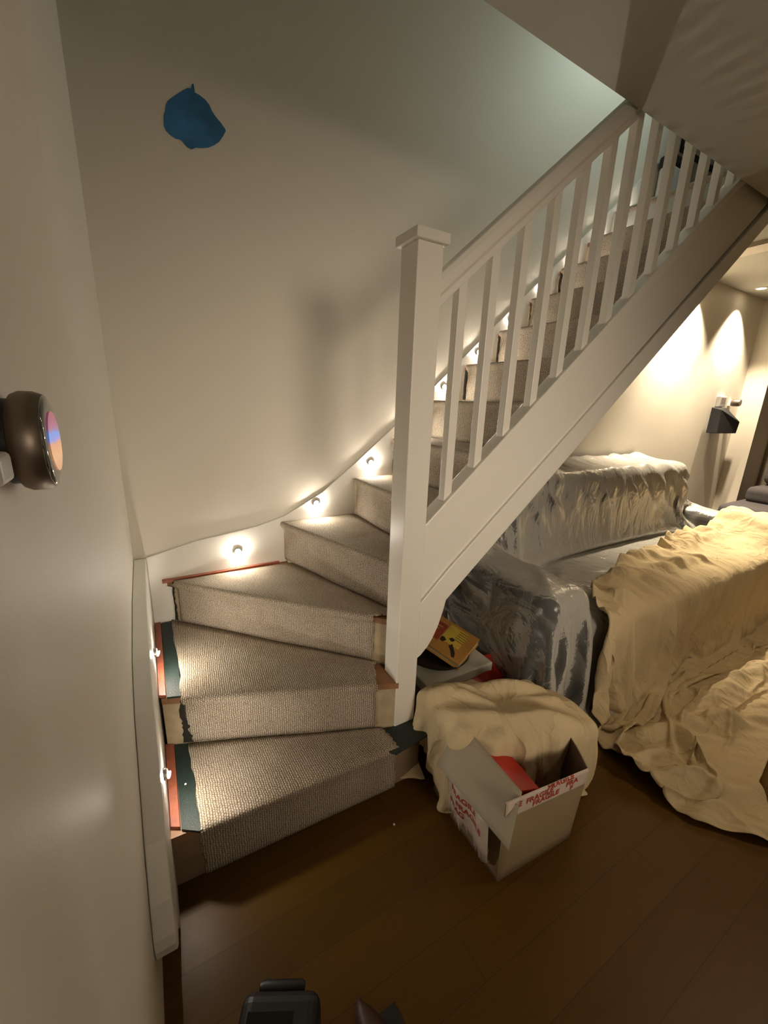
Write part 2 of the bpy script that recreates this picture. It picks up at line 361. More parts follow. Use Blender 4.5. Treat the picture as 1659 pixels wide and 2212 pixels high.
# ------------------------------------------------------------------ gripper strips and underlay
def strip(name, poly, z0, z1, m, label, cat, group=None):
    o = prism(name, poly, 2, z0, z1, m, None, .001); tag(o, label, cat, group); return o
strip('gripper_strip', [(.002, 1.035), (.025, 1.022), (.029, 1.345), (.002, 1.36)], .188, .199, M['rod'], 'reddish wooden carpet gripper strip at left end of lowest tread', 'gripper strip', )
strip('gripper_strip', [(.002, 1.362), (.023, 1.352), (.025, 1.878), (.002, 1.878)], .388, .399, M['rod'], 'reddish wooden carpet gripper strip at left end of second tread', 'gripper strip')
strip('gripper_strip', [(.05, 1.858), (.565, 1.868), (.565, 1.881), (.05, 1.881)], .588, .599, M['rod'], 'reddish gripper strip along back wall behind third tread', 'gripper strip')
strip('gripper_strip', [(.60, 1.870), (.94, 1.870), (.94, 1.881), (.60, 1.881)], .788, .798, M['rod'], 'thin reddish gripper strip along back wall at fourth tread', 'gripper strip')
def underlay(poly, z, label, drop=None):
    o = prism('underlay', poly, 2, z-.008, z, M['under'], None, .001); tag(o, label, 'underlay'); return o
underlay([(.028, 1.015), (.072, .985), (.10, .99), (.10, 1.32), (.029, 1.345)], .1965, 'dark green rubber underlay strip at left of lowest tread')
underlay([(.025, 1.345), (.07, 1.33), (.075, 1.87), (.026, 1.87)], .3955, 'dark green rubber underlay strip at left of second tread')
underlay([(.68, .965), (.70, .945), (.862, .962), (.858, 1.05), (.70, 1.06)], .1965, 'dark green rubber underlay corner under foot of newel post')
# ------------------------------------------------------------------ recessed stair lights
leds = [(0.0, 1.071, .351, 0), (0.0, 1.459, .506, 0), (.372, Y-.012, .681, 1), (.763, Y-.012, .877, 1), (1.07, Y-.012, 1.07, 1), (1.295, Y-.012, 1.272, 1)]
for k in range(7, 14): leds.append((1.524+(k-7)*G, Y-.012, 1.474+(k-7)*R, 1))
names = ['on left string above lowest tread', 'on left string above second tread', 'on back string above third tread', 'on back string above fourth tread', 'on back string above fifth tread, left of newel post',
         'on back string above sixth tread, hidden by newel post', 'on back string just right of newel post', 'on back string behind second baluster', 'on back string behind third baluster', 'on upper flight, fourth of the row right of the newel post', 'on upper flight, fifth of the row right of the newel post', 'on upper flight, sixth of the row right of the newel post', 'beside the topmost step of the upper flight']
for i, (x, y, z, ax) in enumerate(leds):
    g = 'upper stair lights behind the balusters' if i >= 9 else 'stair lights along the strings'
    t = thing('stair_light', 'small round white light '+names[i], 'light', (x, y, z), g)
    hs = lathe('housing', [(.0155, 0), (.0155, .0085), (.0128, .0100), (.0120, .0085)], M['metal'], t, (0, 0, 0), 'Z', 24)
    ln = lathe('lens', [(.0120, .0085), (.0105, .0105), (.006, .0117), (.001, .0120)], M['ledface'], t, (0, 0, 0), 'Z', 24)
    ch = lathe('diffuser', [(.0090, .0), (.0090, .0016), (.004, .0018)], M['led'] if i < 8 else M['leddim'], t, (0, 0, 0), 'Z', 24)
    for o_ in (hs, ln):
        o_.matrix_parent_inverse = Matrix(); o_.rotation_euler = (math.radians(90), 0, 0) if ax else (0, math.radians(90), 0)
    ch.matrix_parent_inverse = Matrix(); ch.location = (0, -.0135, -.0075) if ax else (.0135, 0, -.0075)     # lower face of the lens leans down towards the tread
    ch.rotation_euler = (math.radians(90+LED_TILT), 0, 0) if ax else (0, math.radians(90+LED_TILT), 0)
# ------------------------------------------------------------------ far room downlights
for i, x in enumerate((4.83, 4.03, 3.75)):
    t = thing('ceiling_downlight', ['round recessed downlight in the ceiling near the far right corner', 'round recessed downlight beside stair string, throwing the left pool', 'round recessed downlight over the sofa back hidden by stairs'][i], 'downlight', (x, 1.757, 2.45), 'recessed downlights along the back wall')
    lathe('trim_ring', [(.045, 0), (.045, -.004), (.034, -.006), (.034, 0)], M['whitepl'], t, (x, 1.757, 2.45), 'Z', 32)
    lathe('lens', [(.033, -.001), (.033, -.003)], M['spotlens'], t, (x, 1.757, 2.45), 'Z', 32)
    lamp('downlight_light', 'SPOT', (x, 1.757, 2.442), SPOT_W, (1.0, .82, .58), .02, (x, 1.757, 0), math.radians(88), .6)

# ------------------------------------------------------------------ cloth solver (position based, runs on a grid)
def simulate(P, REST_U, REST_V, boxes, steps, pins=None, iters=8, grav=9.8, damp=.985, fric=.5, thick=.006, bend=.25, floor=True, extra=None, seed=1):
    """P (nu,nv,3) start, REST_* rest lengths, boxes = list of (centre, half, rounding)"""
    P = P.copy(); prev = P.copy(); dt = 1/60.
    nu, nv, _ = P.shape
    diag = math.hypot(REST_U, REST_V)
    def con(A, B, L0, st):
        d = B-A; l = np.sqrt((d*d).sum(-1, keepdims=True))+1e-9; c = d*(st*.5*(l-L0)/l)
        A += c; B -= c
    def conc(A, B, L0, st):     # only resists compression softly (bending)
        d = B-A; l = np.sqrt((d*d).sum(-1, keepdims=True))+1e-9; c = d*(st*.5*(l-L0)/l)
        A += c; B -= c
    for s_ in range(steps):
        vel = (P-prev)*damp
        sp = np.sqrt((vel*vel).sum(-1, keepdims=True)); vel *= np.minimum(1, .02/(sp+1e-9))
        prev = P.copy(); P = P+vel; P[..., 2] -= grav*dt*dt*.5
        for it in range(iters):
            for o_ in (0, 1):
                n_ = (nu-o_)//2*2
                a = P[o_:o_+n_:2]; b = P[o_+1:o_+n_:2]; m_ = min(len(a), len(b)); con(a[:m_], b[:m_], REST_U, 1)
                n_ = (nv-o_)//2*2
                a = P[:, o_:o_+n_:2]; b = P[:, o_+1:o_+n_:2]; m_ = min(a.shape[1], b.shape[1]); con(a[:, :m_], b[:, :m_], REST_V, 1)
            for o_ in (0, 1):
                a = P[o_:-1:2, :-1]; b = P[o_+1::2, 1:]; m_ = min(len(a), len(b)); con(a[:m_], b[:m_], diag, .35)
                a = P[o_:-1:2, 1:]; b = P[o_+1::2, :-1]; m_ = min(len(a), len(b)); con(a[:m_], b[:m_], diag, .35)
            if it % 2 == 0 and bend:
                for o_ in (0, 1, 2):
                    a = P[o_:-2:4]; b = P[o_+2::4]; m_ = min(len(a), len(b)); conc(a[:m_], b[:m_], REST_U*2, bend)
                    a = P[:, o_:-2:4]; b = P[:, o_+2::4]; m_ = min(a.shape[1], b.shape[1]); conc(a[:, :m_], b[:, :m_], REST_V*2, bend)
            if it in (iters//2, iters-1):
                for (c, h, r_) in boxes:
                    c = np.array(c); h = np.array(h)-r_
                    q = P-c; aq = np.abs(q)-h
                    out = np.maximum(aq, 0); dl = np.sqrt((out*out).sum(-1))
                    ins = aq.max(-1) < 0
                    # outside the core but within rounding
                    hit = (~ins) & (dl < r_+thick)
                    if hit.any():
                        nrm = out[hit]/(dl[hit][:, None]+1e-9)*np.sign(q[hit])
                        core = c+np.clip(q[hit], -h, h)
                        P[hit] = core+nrm*(r_+thick)
                        prev[hit] += (P[hit]-prev[hit])*fric
                    if ins.any():
                        qi = q[ins]; ai = aq[ins].copy(); ai[:, :] = ai; k_ = ai.argmax(-1); idx = np.arange(len(k_))
                        tgt = qi.copy(); tgt[idx, k_] = np.sign(qi[idx, k_])*(h[k_]+r_+thick)
                        P[ins] = c+tgt; prev[ins] = P[ins]
                lim = .012*np.abs(np.sin(P[..., 0]*37+P[..., 1]*23)) if floor == 'rough' else thick*.7
                fl = P[..., 2] < lim
                P[..., 2] = np.maximum(P[..., 2], lim)
                prev[fl] += (P[fl]-prev[fl])*fric
                np.minimum(P[..., 1], Y-.02, out=P[..., 1])
            if pins is not None: P[pins[0]] = pins[1]
        if extra: extra(P, s_)
    return P
def grid_obj(name, P, m, sub=1, thick=0.0, parent=None, mask=None):
    nu, nv, _ = P.shape
    F = [(i*nv+j, (i+1)*nv+j, (i+1)*nv+j+1, i*nv+j+1) for i in range(nu-1) for j in range(nv-1) if mask is None or mask(i, j)]
    uv = [(i/(nu-1), j/(nv-1)) for i in range(nu) for j in range(nv)]
    o = obj(name, P.reshape(-1, 3).tolist(), F, m, parent, True, uv)
    if mask is not None:
        bm = bmesh.new(); bm.from_mesh(o.data); bmesh.ops.delete(bm, geom=[v_ for v_ in bm.verts if not v_.link_faces], context='VERTS'); bm.to_mesh(o.data); bm.free()
    if sub: md = o.modifiers.new('smooth', 'SUBSURF'); md.levels = sub; md.render_levels = sub
    if thick: md = o.modifiers.new('thick', 'SOLIDIFY'); md.thickness = thick; md.offset = 1
    return o
def snoise(x, y, seed, sc):
    r_ = np.random.RandomState(seed); out = 0
    for i in range(10):
        a = r_.uniform(0, 6.283); fr = sc*r_.uniform(.5, 1.6); out = out+np.sin(fr*(x*math.cos(a)+y*math.sin(a))+r_.uniform(0, 6.28))
    return out/10*1.6

def cloth_mat():
    m = mat('cream_cotton', (.60, .485, .30), .9, spec=.15, var=.10, vscale=4, bump=.55, bscale=55, bdist=.006); return m
M['cotton'] = cloth_mat()
def crease_bump(m):
    nt = m.node_tree; N = nt.nodes; L = nt.links; b = N['Principled BSDF']
    old = b.inputs['Normal'].links[0].from_node
    tc = N.new('ShaderNodeTexCoord'); n = N.new('ShaderNodeTexNoise'); n.inputs['Scale'].default_value = 4.5; n.inputs['Detail'].default_value = 3; n.inputs['Distortion'].default_value = .7
    mp = N.new('ShaderNodeMapping'); mp.inputs['Scale'].default_value = (1.6, 1.0, .7); L.new(tc.outputs['Object'], mp.inputs[0]); L.new(mp.outputs[0], n.inputs['Vector'])
    a = N.new('ShaderNodeMath'); a.operation = 'SUBTRACT'; a.inputs[1].default_value = .5; L.new(n.outputs['Fac'], a.inputs[0])
    c = N.new('ShaderNodeMath'); c.operation = 'ABSOLUTE'; L.new(a.outputs[0], c.inputs[0])
    p_ = N.new('ShaderNodeMath'); p_.operation = 'POWER'; p_.inputs[1].default_value = .6; L.new(c.outputs[0], p_.inputs[0])
    bp = N.new('ShaderNodeBump'); bp.invert = True; bp.inputs['Strength'].default_value = .5; bp.inputs['Distance'].default_value = .04
    L.new(p_.outputs[0], bp.inputs['Height']); L.new(old.outputs['Normal'], bp.inputs['Normal']); L.new(bp.outputs['Normal'], b.inputs['Normal'])
crease_bump(M['cotton'])
def plastic_mat():
    m = bpy.data.materials.new('crinkled_clear_polythene'); m.use_nodes = True; nt = m.node_tree; N = nt.nodes; L = nt.links
    b = N['Principled BSDF']; out = N['Material Output']
    b.inputs['Base Color'].default_value = (.42, .41, .38, 1); b.inputs['Roughness'].default_value = .20; b.inputs['IOR'].default_value = 1.6; b.inputs['Specular IOR Level'].default_value = 1.0
    uv = N.new('ShaderNodeUVMap'); mp = N.new('ShaderNodeMapping'); mp.inputs['Scale'].default_value = (20, 5, 1); mp.inputs['Rotation'].default_value = (0, 0, .27); L.new(uv.outputs[0], mp.inputs[0])
    n = N.new('ShaderNodeTexNoise'); n.inputs['Scale'].default_value = 1; n.inputs['Detail'].default_value = 5; n.inputs['Distortion'].default_value = .9; L.new(mp.outputs[0], n.inputs['Vector'])
    tc = N.new('ShaderNodeTexCoord'); n2 = N.new('ShaderNodeTexNoise'); n2.inputs['Scale'].default_value = 9; n2.inputs['Detail'].default_value = 4; n2.inputs['Distortion'].default_value = 1.5; L.new(tc.outputs['Object'], n2.inputs['Vector'])
    rd = N.new('ShaderNodeMath'); rd.operation = 'SUBTRACT'; rd.inputs[1].default_value = .5; L.new(n.outputs['Fac'], rd.inputs[0])
    ab = N.new('ShaderNodeMath'); ab.operation = 'ABSOLUTE'; L.new(rd.outputs[0], ab.inputs[0])
    sc = N.new('ShaderNodeMath'); sc.operation = 'MULTIPLY_ADD'; sc.inputs[1].default_value = -1.6; L.new(ab.outputs[0], sc.inputs[0])
    s2 = N.new('ShaderNodeMath'); s2.operation = 'MULTIPLY'; s2.inputs[1].default_value = .45; L.new(n2.outputs['Fac'], s2.inputs[0]); L.new(s2.outputs[0], sc.inputs[2])
    bp = N.new('ShaderNodeBump'); bp.inputs['Strength'].default_value = .7; bp.inputs['Distance'].default_value = .022; L.new(sc.outputs[0], bp.inputs['Height']); L.new(bp.outputs['Normal'], b.inputs['Normal'])
    fr = N.new('ShaderNodeFresnel'); fr.inputs['IOR'].default_value = 1.5; L.new(bp.outputs['Normal'], fr.inputs['Normal'])
    al = N.new('ShaderNodeMath'); al.operation = 'MULTIPLY_ADD'; al.inputs[1].default_value = 1.6; al.inputs[2].default_value = .13; al.use_clamp = True; L.new(fr.outputs[0], al.inputs[0])
    # creases are milky
    mr = N.new('ShaderNodeMapRange'); mr.inputs[1].default_value = .0; mr.inputs[2].default_value = .07; mr.inputs[3].default_value = .22; mr.inputs[4].default_value = 0; L.new(ab.outputs[0], mr.inputs[0])
    a2 = N.new('ShaderNodeMath'); a2.operation = 'ADD'; a2.use_clamp = True; L.new(al.outputs[0], a2.inputs[0]); L.new(mr.outputs[0], a2.inputs[1]); L.new(a2.outputs[0], b.inputs['Alpha'])
    return m
M['plastic'] = plastic_mat()
# ------------------------------------------------------------------ sofa under the plastic
sofa = thing('sofa', 'long dark charcoal sofa under clear plastic beneath the stairs', 'sofa', (2.7, 1.3, 0))
bevel(box('base', 1.36, 4.02, .92, 1.82, .06, .34, M['sofa'], sofa), .03, 3)
bevel(box('backrest', 1.40, 3.72, 1.52, 1.84, .30, .99, M['sofa'], sofa), .07, 4)
for x in (1.36, 3.74): bevel(box('armrest', x, x+.28, .90, 1.62, .06, .635, M['sofa'], sofa), .06, 4)
for x in (1.65, 2.70): bevel(box('seat_cushion', x, x+1.03, .90, 1.53, .33, .475, M['sofa'], sofa), .04, 4)
for x in (1.42, 3.86):
    for y in (.98, 1.72): lathe('foot', [(.025, 0), (.03, .065)], M['black'], sofa, (x, y, 0))
SB = [((2.69, 1.37, .20), (1.34, .46, .17), .04), ((2.55, 1.68, .64), (1.16, .17, .36), .06), ((1.50, 1.26, .34), (.145, .365, .30), .06), ((3.88, 1.26, .34), (.145, .365, .30), .06), ((2.69, 1.22, .40), (1.10, .33, .08), .04)]
# ------------------------------------------------------------------ plastic sheet
def polyat(pts, s_):
    pts = np.array(pts, float); L_ = np.concatenate([[0], np.cumsum(np.sqrt((np.diff(pts, axis=0)**2).sum(1)))])
    return np.interp(s_, L_, pts[:, 0]), np.interp(s_, L_, pts[:, 1])
du = .026
SL = 1.07
nu, nv = 134, 75
ii, jj = np.meshgrid(np.arange(nu), np.arange(nv), indexing='ij')
us = ii*du/SL; vs = jj*du/SL
seatp = [(1.865, 1.03), (1.56, 1.04), (1.47, .62), (1.42, .50), (.90, .49), (.868, .46), (.862, .02), (.7, .02)]
armp = [(1.865, 1.03), (1.55, 1.04), (1.36, .76), (1.05, .675), (.90, .66), (.872, .60), (.865, .02), (.7, .02)]
ys, zs = polyat(seatp, vs); ya, za = polyat(armp, vs)
ul = .66                                     # metres hanging over the left end
xx = 1.325+(us-ul)
wa = np.clip(1-(xx-1.60)/.16, 0, 1); wa = wa*wa*(3-2*wa)
wr = np.clip((xx-3.62)/.2, 0, 1); wa = np.maximum(wa, wr)
yy = ys*(1-wa)+ya*wa; zz = zs*(1-wa)+za*wa
drop = np.clip(ul-us, 0, None); 
zz = np.where(drop > 0, np.maximum(.02, zz-drop*1.0), zz); xx = np.where(drop > 0, 1.325-.03*drop, xx)
zz = np.where(zz > .60, np.minimum(zz, np.maximum(.60, 1.04-1.15*np.clip(xx-3.66, 0, None))), zz)
dr2 = np.clip(xx-4.07, 0, None); zz = np.where(dr2 > 0, np.maximum(.02, zz-dr2*.9), zz); xx = np.where(dr2 > 0, 4.07+.25*dr2, xx)
P0 = np.stack([xx, yy, zz], -1).astype(float)
P0[..., 2] += .012*snoise(us*1.0, vs*.6, 5, 26)+.008*snoise(us, vs*.5, 6, 60)+.012
P0[..., 1] -= .010*snoise(us, vs, 7, 30)+.008
pin = (slice(20, 120), slice(0, 2)); pinv = P0[pin].copy()
P1 = simulate(P0, du, du, SB, 60, pins=(pin, pinv), iters=9, bend=.32, thick=.010, fric=.85, damp=.90)
def ridge(P, A, B, h, wd, n=(0, -.5, .85), taper=True):
    A, B = np.array(A, float), np.array(B, float); d = B-A; L2 = (d*d).sum()
    t = np.clip(((P-A)@d)/L2, 0, 1); q = A+t[..., None]*d; r_ = np.sqrt(((P-q)**2).sum(-1))
    tp = np.sin(np.pi*np.clip(t*.96+.02, 0, 1))**.6 if taper else 1
    P += (h*np.exp(-(r_/wd)**2)*tp)[..., None]*np.array(n)
K = (1.375, .90, .66)     # pinched knot at the front of the armrest
for q_, h_ in (((1.50, 1.45, .92), .030), ((1.60, 1.42, .90), .026), ((1.42, 1.35, .80), .024), ((1.72, 1.30, .62), .022), ((1.66, 1.06, .56), .02), ((1.33, 1.25, .60), .022), ((1.34, 1.05, .45), .018), ((1.42, .87, .30), .016), ((1.52, .87, .34), .016), ((1.60, .87, .48), .018), ((1.36, .88, .35), .014)):
    ridge(P1, K, q_, h_, .020)
for q_, h_ in (((1.72, 1.02, .56), .045), ((1.86, 1.10, .55), .030), ((2.05, 1.15, .54), .030), ((2.3, 1.2, .54), .025), ((2.6, 1.25, .54), .025), ((1.55, 1.2, .72), .035)):
    ridge(P1, (2.20, 1.60, 1.03), q_, h_, .022)
for a_, b2_, h_ in (((2.7, 1.58, 1.04), (3.0, 1.3, .54), .03), ((2.9, 1.58, 1.04), (3.3, 1.35, .54), .03), ((3.1, 1.6, 1.05), (3.6, 1.35, .6), .035), ((3.3, 1.6, 1.05), (3.8, 1.3, .68), .03), ((3.5, 1.62, 1.05), (4.0, 1.4, .68), .03)):
    ridge(P1, a_, b2_, h_, .03)
for q_ in np.arange(1.75, 3.6, .17):
    ridge(P1, (q_, 1.57, 1.04), (q_+.42, 1.40, .56), .030+.012*math.sin(q_*21), .020, (0, -.8, .35))
    ridge(P1, (q_+.1, 1.36, .52), (q_+.25, .95, .52), .018, .02, (0, 0, 1))
ps = grid_obj('plastic_sheet', P1, M['plastic'], 1)
tag(ps, 'crinkled clear plastic sheet draped over the long sofa under the stairs', 'plastic sheet')
# ------------------------------------------------------------------ cream dust sheet over seat, front and floor
du = .0215
nu, nv = 158, 84
ii, jj = np.meshgrid(np.arange(nu), np.arange(nv), indexing='ij')
X = 1.60+ii*du*.90
top = np.interp(X, [1.58, 1.75, 2.0, 2.4, 3.0, 4.3], [.98, 1.10, 1.18, 1.29, 1.33, 1.50])
s = jj*du*.90
fronty = .835
seatlen = top-fronty
hang = np.array([.45, -.0])
fr = np.clip((s-seatlen)/.47, 0, 1)
slope_out = .13+.06*np.sin(X*2.1)
y = np.where(s < seatlen, top-s, fronty-slope_out*fr-np.clip(s-seatlen-.47, 0, None)*.86)
z = np.where(s < seatlen, .535, np.maximum(.05, .535-.49*fr))
fl = np.clip((s-seatlen-.30)/.3, 0, 1)
X = X-fl*.16*np.clip(1-(X-1.60)/.5, 0, 1)+.16*(1-fl)*np.clip(1-(X-1.60)/.35, 0, 1)*0
P0 = np.stack([X, y, z], -1)
P0[..., 2] += .020*snoise(X, s, 11, 13)+.012*snoise(X, s, 12, 30)+.07*fl*np.abs(snoise(X, s, 13, 8))
P0[..., 1] += (.030*snoise(X, s*.25, 14, 20)+.020*snoise(X, s*.15, 16, 42))*np.clip(fr*2, 0, 1)-.01
P0[..., 0] += .02*snoise(X, s, 15, 22)
P2 = simulate(P0, du, du, SB+[((1.03, .74, .155), (.23, .21, .155), .02)], 75, iters=9, bend=.22, thick=.024, fric=.9, floor='rough', damp=.93)
FL = (0, 0, 1)
pm = P1[(P1[..., 2] < .50) & (P1[..., 1] < .93)]
gx, gz = 90, 16
G2 = np.full((gx, gz), .86)
bi = np.clip(((pm[:, 0]-1.2)/.04).astype(int), 0, gx-1); bz = np.clip((pm[:, 2]/.035).astype(int), 0, gz-1)
np.minimum.at(G2, (bi, bz), pm[:, 1])
G3 = G2.copy()
for dx_, dz_ in ((1, 0), (-1, 0), (0, 1), (0, -1)): G3 = np.minimum(G3, np.roll(G2, (dx_, dz_), (0, 1)))
lowp = (P2[..., 2] < .50) & (P2[..., 1] > .4) & (P2[..., 1] < .875)
off = .030*np.clip((.56-P2[..., 2])/.1, 0, 1)
P2[..., 1] = np.where((P2[..., 1] > .4) & (P2[..., 1] < .9), P2[..., 1]-off, P2[..., 1])
lim = G3[np.clip(((P2[..., 0]-1.2)/.04).astype(int), 0, gx-1), np.clip((P2[..., 2]/.035).astype(int), 0, gz-1)]-.010
P2[..., 1] = np.where(lowp, np.minimum(P2[..., 1], lim), P2[..., 1])
kf = np.interp(P2[..., 0], [1.35, 1.5, 1.6, 1.75, 1.95, 2.3, 3.0], [.25, .35, .50, .74, .54, .52, .62])
y0_ = .70; tfl = np.clip((y0_-P2[..., 1])/.1, 0, 1)*np.clip((.25-P2[..., 2])/.1, 0, 1)
P2[..., 1] = np.where(P2[..., 1] < y0_, y0_-(y0_-P2[..., 1])*(1-tfl*(1-kf)), P2[..., 1])
P2[..., 2] += tfl*.035*np.abs(snoise(P2[..., 0], P2[..., 1]*1.5, 41, 22))
for a_, b2_, h_, w_ in (((1.46, .76, .03), (1.60, .50, .03), .10, .05), ((1.60, .52, .03), (1.80, .36, .03), .09, .045), ((1.66, .70, .03), (1.95, .58, .03), .07, .05), ((1.92, .62, .03), (1.78, .40, .03), .10, .035), ((1.95, .60, .05), (2.3, .52, .05), .06, .05), ((2.1, .5, .05), (2.7, .42, .05), .05, .05), ((1.53, .60, .03), (1.78, .56, .03), .06, .03), ((2.2, .66, .05), (3.0, .60, .05), .06, .06)):
    ridge(P2, a_, b2_, h_, w_, FL)
wsd = np.exp(-(s/.16)**2)+.35*np.clip(1-fr*3, 0, 1)
P2[..., 2] += wsd*(.050*np.abs(snoise(X, s*1.3, 61, 24))+.022*np.abs(snoise(X, s, 62, 55)))
P2[..., 1] += wsd*.03*snoise(X, s, 63, 20)
for a_, b2_, h_, w_ in (((1.80, 1.10, .55), (2.05, .86, .53), .035, .03), ((2.1, 1.2, .55), (2.3, .9, .53), .04, .04), ((2.25, 1.22, .55), (2.9, 1.20, .55), .07, .05), ((2.5, 1.28, .56), (3.2, 1.30, .56), .06, .05), ((2.4, 1.05, .55), (3.1, 1.0, .55), .04, .035), ((2.9, 1.15, .55), (3.7, 1.25, .56), .07, .05), ((3.2, 1.35, .56), (4.1, 1.45, .58), .07, .06), ((1.72, .98, .55), (1.9, 1.15, .56), .05, .035)):
    ridge(P2, a_, b2_, h_, w_, (0, -.2, 1))
for x_ in (1.63, 1.68, 1.74, 1.80):
    ridge(P2, (1.72+(x_-1.7)*.4, .90, .54), (x_-.05+(x_-1.7)*1.0, .66, .05), .024, .014, (-.2, -1, .1))
ds = grid_obj('dust_sheet', P2, M['cotton'], 1, .002)
tag(ds, 'large cream cotton dust sheet over the sofa seat, crumpled onto the floor', 'dust sheet')
# ------------------------------------------------------------------ cardboard box with FRAGILE tape
cb = thing('cardboard_box', 'open brown cardboard box on the floor with torn red and white FRAGILE tape', 'cardboard box', (1.0, .72, 0))
bx = [(.834, .566), (1.14, .545), (1.165, .88), (.838, .895)]           # base corners
tx = [(.822, .567), (1.135, .525), (1.225, .66), (1.20, .90), (.895, .90)]  # rim polyline
H = .31
box_bot = obj('bottom', [(q[0], q[1], .002) for q in bx]+[(q[0], q[1], .006) for q in bx], [(3,2,1,0),(4,5,6,7),(0,1,5,4),(1,2,6,5),(2,3,7,6),(3,0,4,7)], M['cardin'], cb)
def wallpatch(name, a, b_, c, d, nx=10, nz=8, bow=0.0, outw=(0,0), m=None, inner=None):
    """a,b bottom corners, d,c top corners (a-b-c-d), outer face; inner face darker, its shade put into the colour"""
    a, b_, c, d = map(Vector, (a, b_, c, d)); V, F = [], []
    for i in range(nx+1):
        for j in range(nz+1):
            u, v_ = i/nx, j/nz; q = (a*(1-u)+b_*u)*(1-v_)+(d*(1-u)+c*u)*v_
            q = q+Vector((outw[0], outw[1], 0))*bow*math.sin(math.pi*u)*v_**1.3
            V.append(q)
    for i in range(nx):
        for j in range(nz): F.append((i*(nz+1)+j, (i+1)*(nz+1)+j, (i+1)*(nz+1)+j+1, i*(nz+1)+j+1))
    o = obj(name, V, F, m or M['card'], cb, True, None, [m or M['card'], inner or M['cardin']])
    md = o.modifiers.new('thick', 'SOLIDIFY'); md.thickness = .004; md.offset = -1; md.material_offset = 1; md.material_offset_rim = 0
    return o
wallpatch('front_panel', (.834, .566, 0), (1.14, .545, 0), (1.135, .525, H), (.822, .567, H))
wallpatch('side_panel', (1.14, .545, 0), (1.165, .88, 0), (1.195, .90, H-.005), (1.135, .525, H), bow=.055, outw=(1, -.15))
wallpatch('back_panel', (1.165, .88, 0), (.838, .895, 0), (.885, .90, H-.01), (1.195, .90, H-.005))
wallpatch('side_panel', (.838, .895, 0), (.834, .566, 0), (.880, .568, H), (.888, .86, H))
wallpatch('flap', (.792, .515, .222), (.788, .83, .215), (.900, .845, .322), (.884, .566, .318), m=M['cardgrey'], inner=M['cardgrey'])
# tape on the front rim and torn tape on the left side
M['tape'] = mat('white_parcel_tape', (.62, .52, .44), .35, var=.15, vscale=25)
M['tapered'] = mat('red_tape_print', (.42, .05, .03), .4)
def quadpatch(name, fn, u0, u1, v0, v1, nu_, nv_, m, parent, ragged=0, th=.0006):
    V, F = [], []
    r_ = random.Random(5)
    for i in range(nu_+1):
        rg = r_.uniform(0, ragged)
        for j in range(nv_+1):
            v_ = v0+(v1-v0)*j/nv_
            if j == 0: v_ -= rg
            V.append(fn(u0+(u1-u0)*i/nu_, v_))
    for i in range(nu_):
        for j in range(nv_): F.append((i*(nv_+1)+j, (i+1)*(nv_+1)+j, (i+1)*(nv_+1)+j+1, i*(nv_+1)+j+1))
    o = obj(name, V, F, m, parent, True)
    md = o.modifiers.new('thick', 'SOLIDIFY'); md.thickness = th; md.offset = 0
    return o
def front_fn(off):
    def fn(u, v_):     # u metres along the front from left corner, v height
        a = Vector((.834, .566)); b_ = Vector((1.14, .545)); c = Vector((1.135, .525)); d = Vector((.822, .567))
        uu = u/.315; h = min(v_, H)/H; q = (a*(1-uu)+b_*uu)*(1-h)+(d*(1-uu)+c*uu)*h
        if v_ > H: return (q.x, q.y-.0015-off+min(.02, (v_-H)), H+.0022+off)
        return (q.x-.0, q.y-.0015-off, v_)
    return fn
tf = quadpatch('fragile_tape', front_fn(0), 0.0, .314, H-.062, H+.004, 24, 10, M['tape'], cb)
def left_fn(u, v_):    # hanging below the flap, x slightly outside
    return (.822-.020*v_/.2-.006*math.sin(u*60), .60+u, v_)
tl = quadpatch('torn_tape', left_fn, 0.0, .19, .075, .212, 30, 10, M['tape'], cb, ragged=.05)
def word(txt, parent, size, place, m, th=.0003):
    c = bpy.data.curves.new('lettering', 'FONT'); c.body = txt; c.size = size; c.extrude = 0; c.offset = .0009; c.space_character = 1.04
    o = bpy.data.objects.new('lettering', c); COL.objects.link(o); dg = bpy.context.evaluated_depsgraph_get(); dg.update()
    me = bpy.data.meshes.new_from_object(o.evaluated_get(dg)); bpy.data.objects.remove(o)
    bm = bmesh.new(); bm.from_mesh(me); bmesh.ops.triangulate(bm, faces=bm.faces)
    bmesh.ops.subdivide_edges(bm, edges=[e for e in bm.edges if e.calc_length() > .008], cuts=2)
    for v_ in bm.verts: v_.co = Vector(place(v_.co.x, v_.co.y))
    bm.to_mesh(me); bm.free(); me.materials.clear(); me.materials.append(m)
    o = bpy.data.objects.new('lettering', me); COL.objects.link(o); o.parent = parent; o.matrix_parent_inverse = (parent.matrix_parent_inverse @ parent.matrix_basis).inverted() if False else Matrix(); return o
ff = front_fn(.0012)
for (tx_, u0, v0, sl) in (('FRAGILE', .098, H-.052, .06), ('ILE', .010, H-.056, .04), ('FRAGILE', .072, H-.031, .05), ('FRAGILE', .150, H-.012, .04), ('FRA', .225, H-.033, .06), ('F', .245, H-.056, .0), ('LE', .030, H-.030, .05)):
    wl = {'FRAGILE': .105}.get(tx_, .5)
    def pl(a, b_, u0=u0, v0=v0, sl=sl):
        u = min(.313, max(.0, u0+a)); return ff(u, min(H+.0035, v0+b_+sl*a))
    word(tx_, tf, .0265, pl, M['tapered'])
for (tx_, u0, v0) in (('FRAGILE', .02, .165), ('FRAGILE', .05, .130), ('FRAG', .01, .10)):
    def pl(a, b_, u0=u0, v0=v0):
        q = left_fn(.19-min(.188, u0+a), v0+b_); return (q[0]-.0012, q[1], q[2])
    word(tx_, tl, .030, pl, M['tapered'])
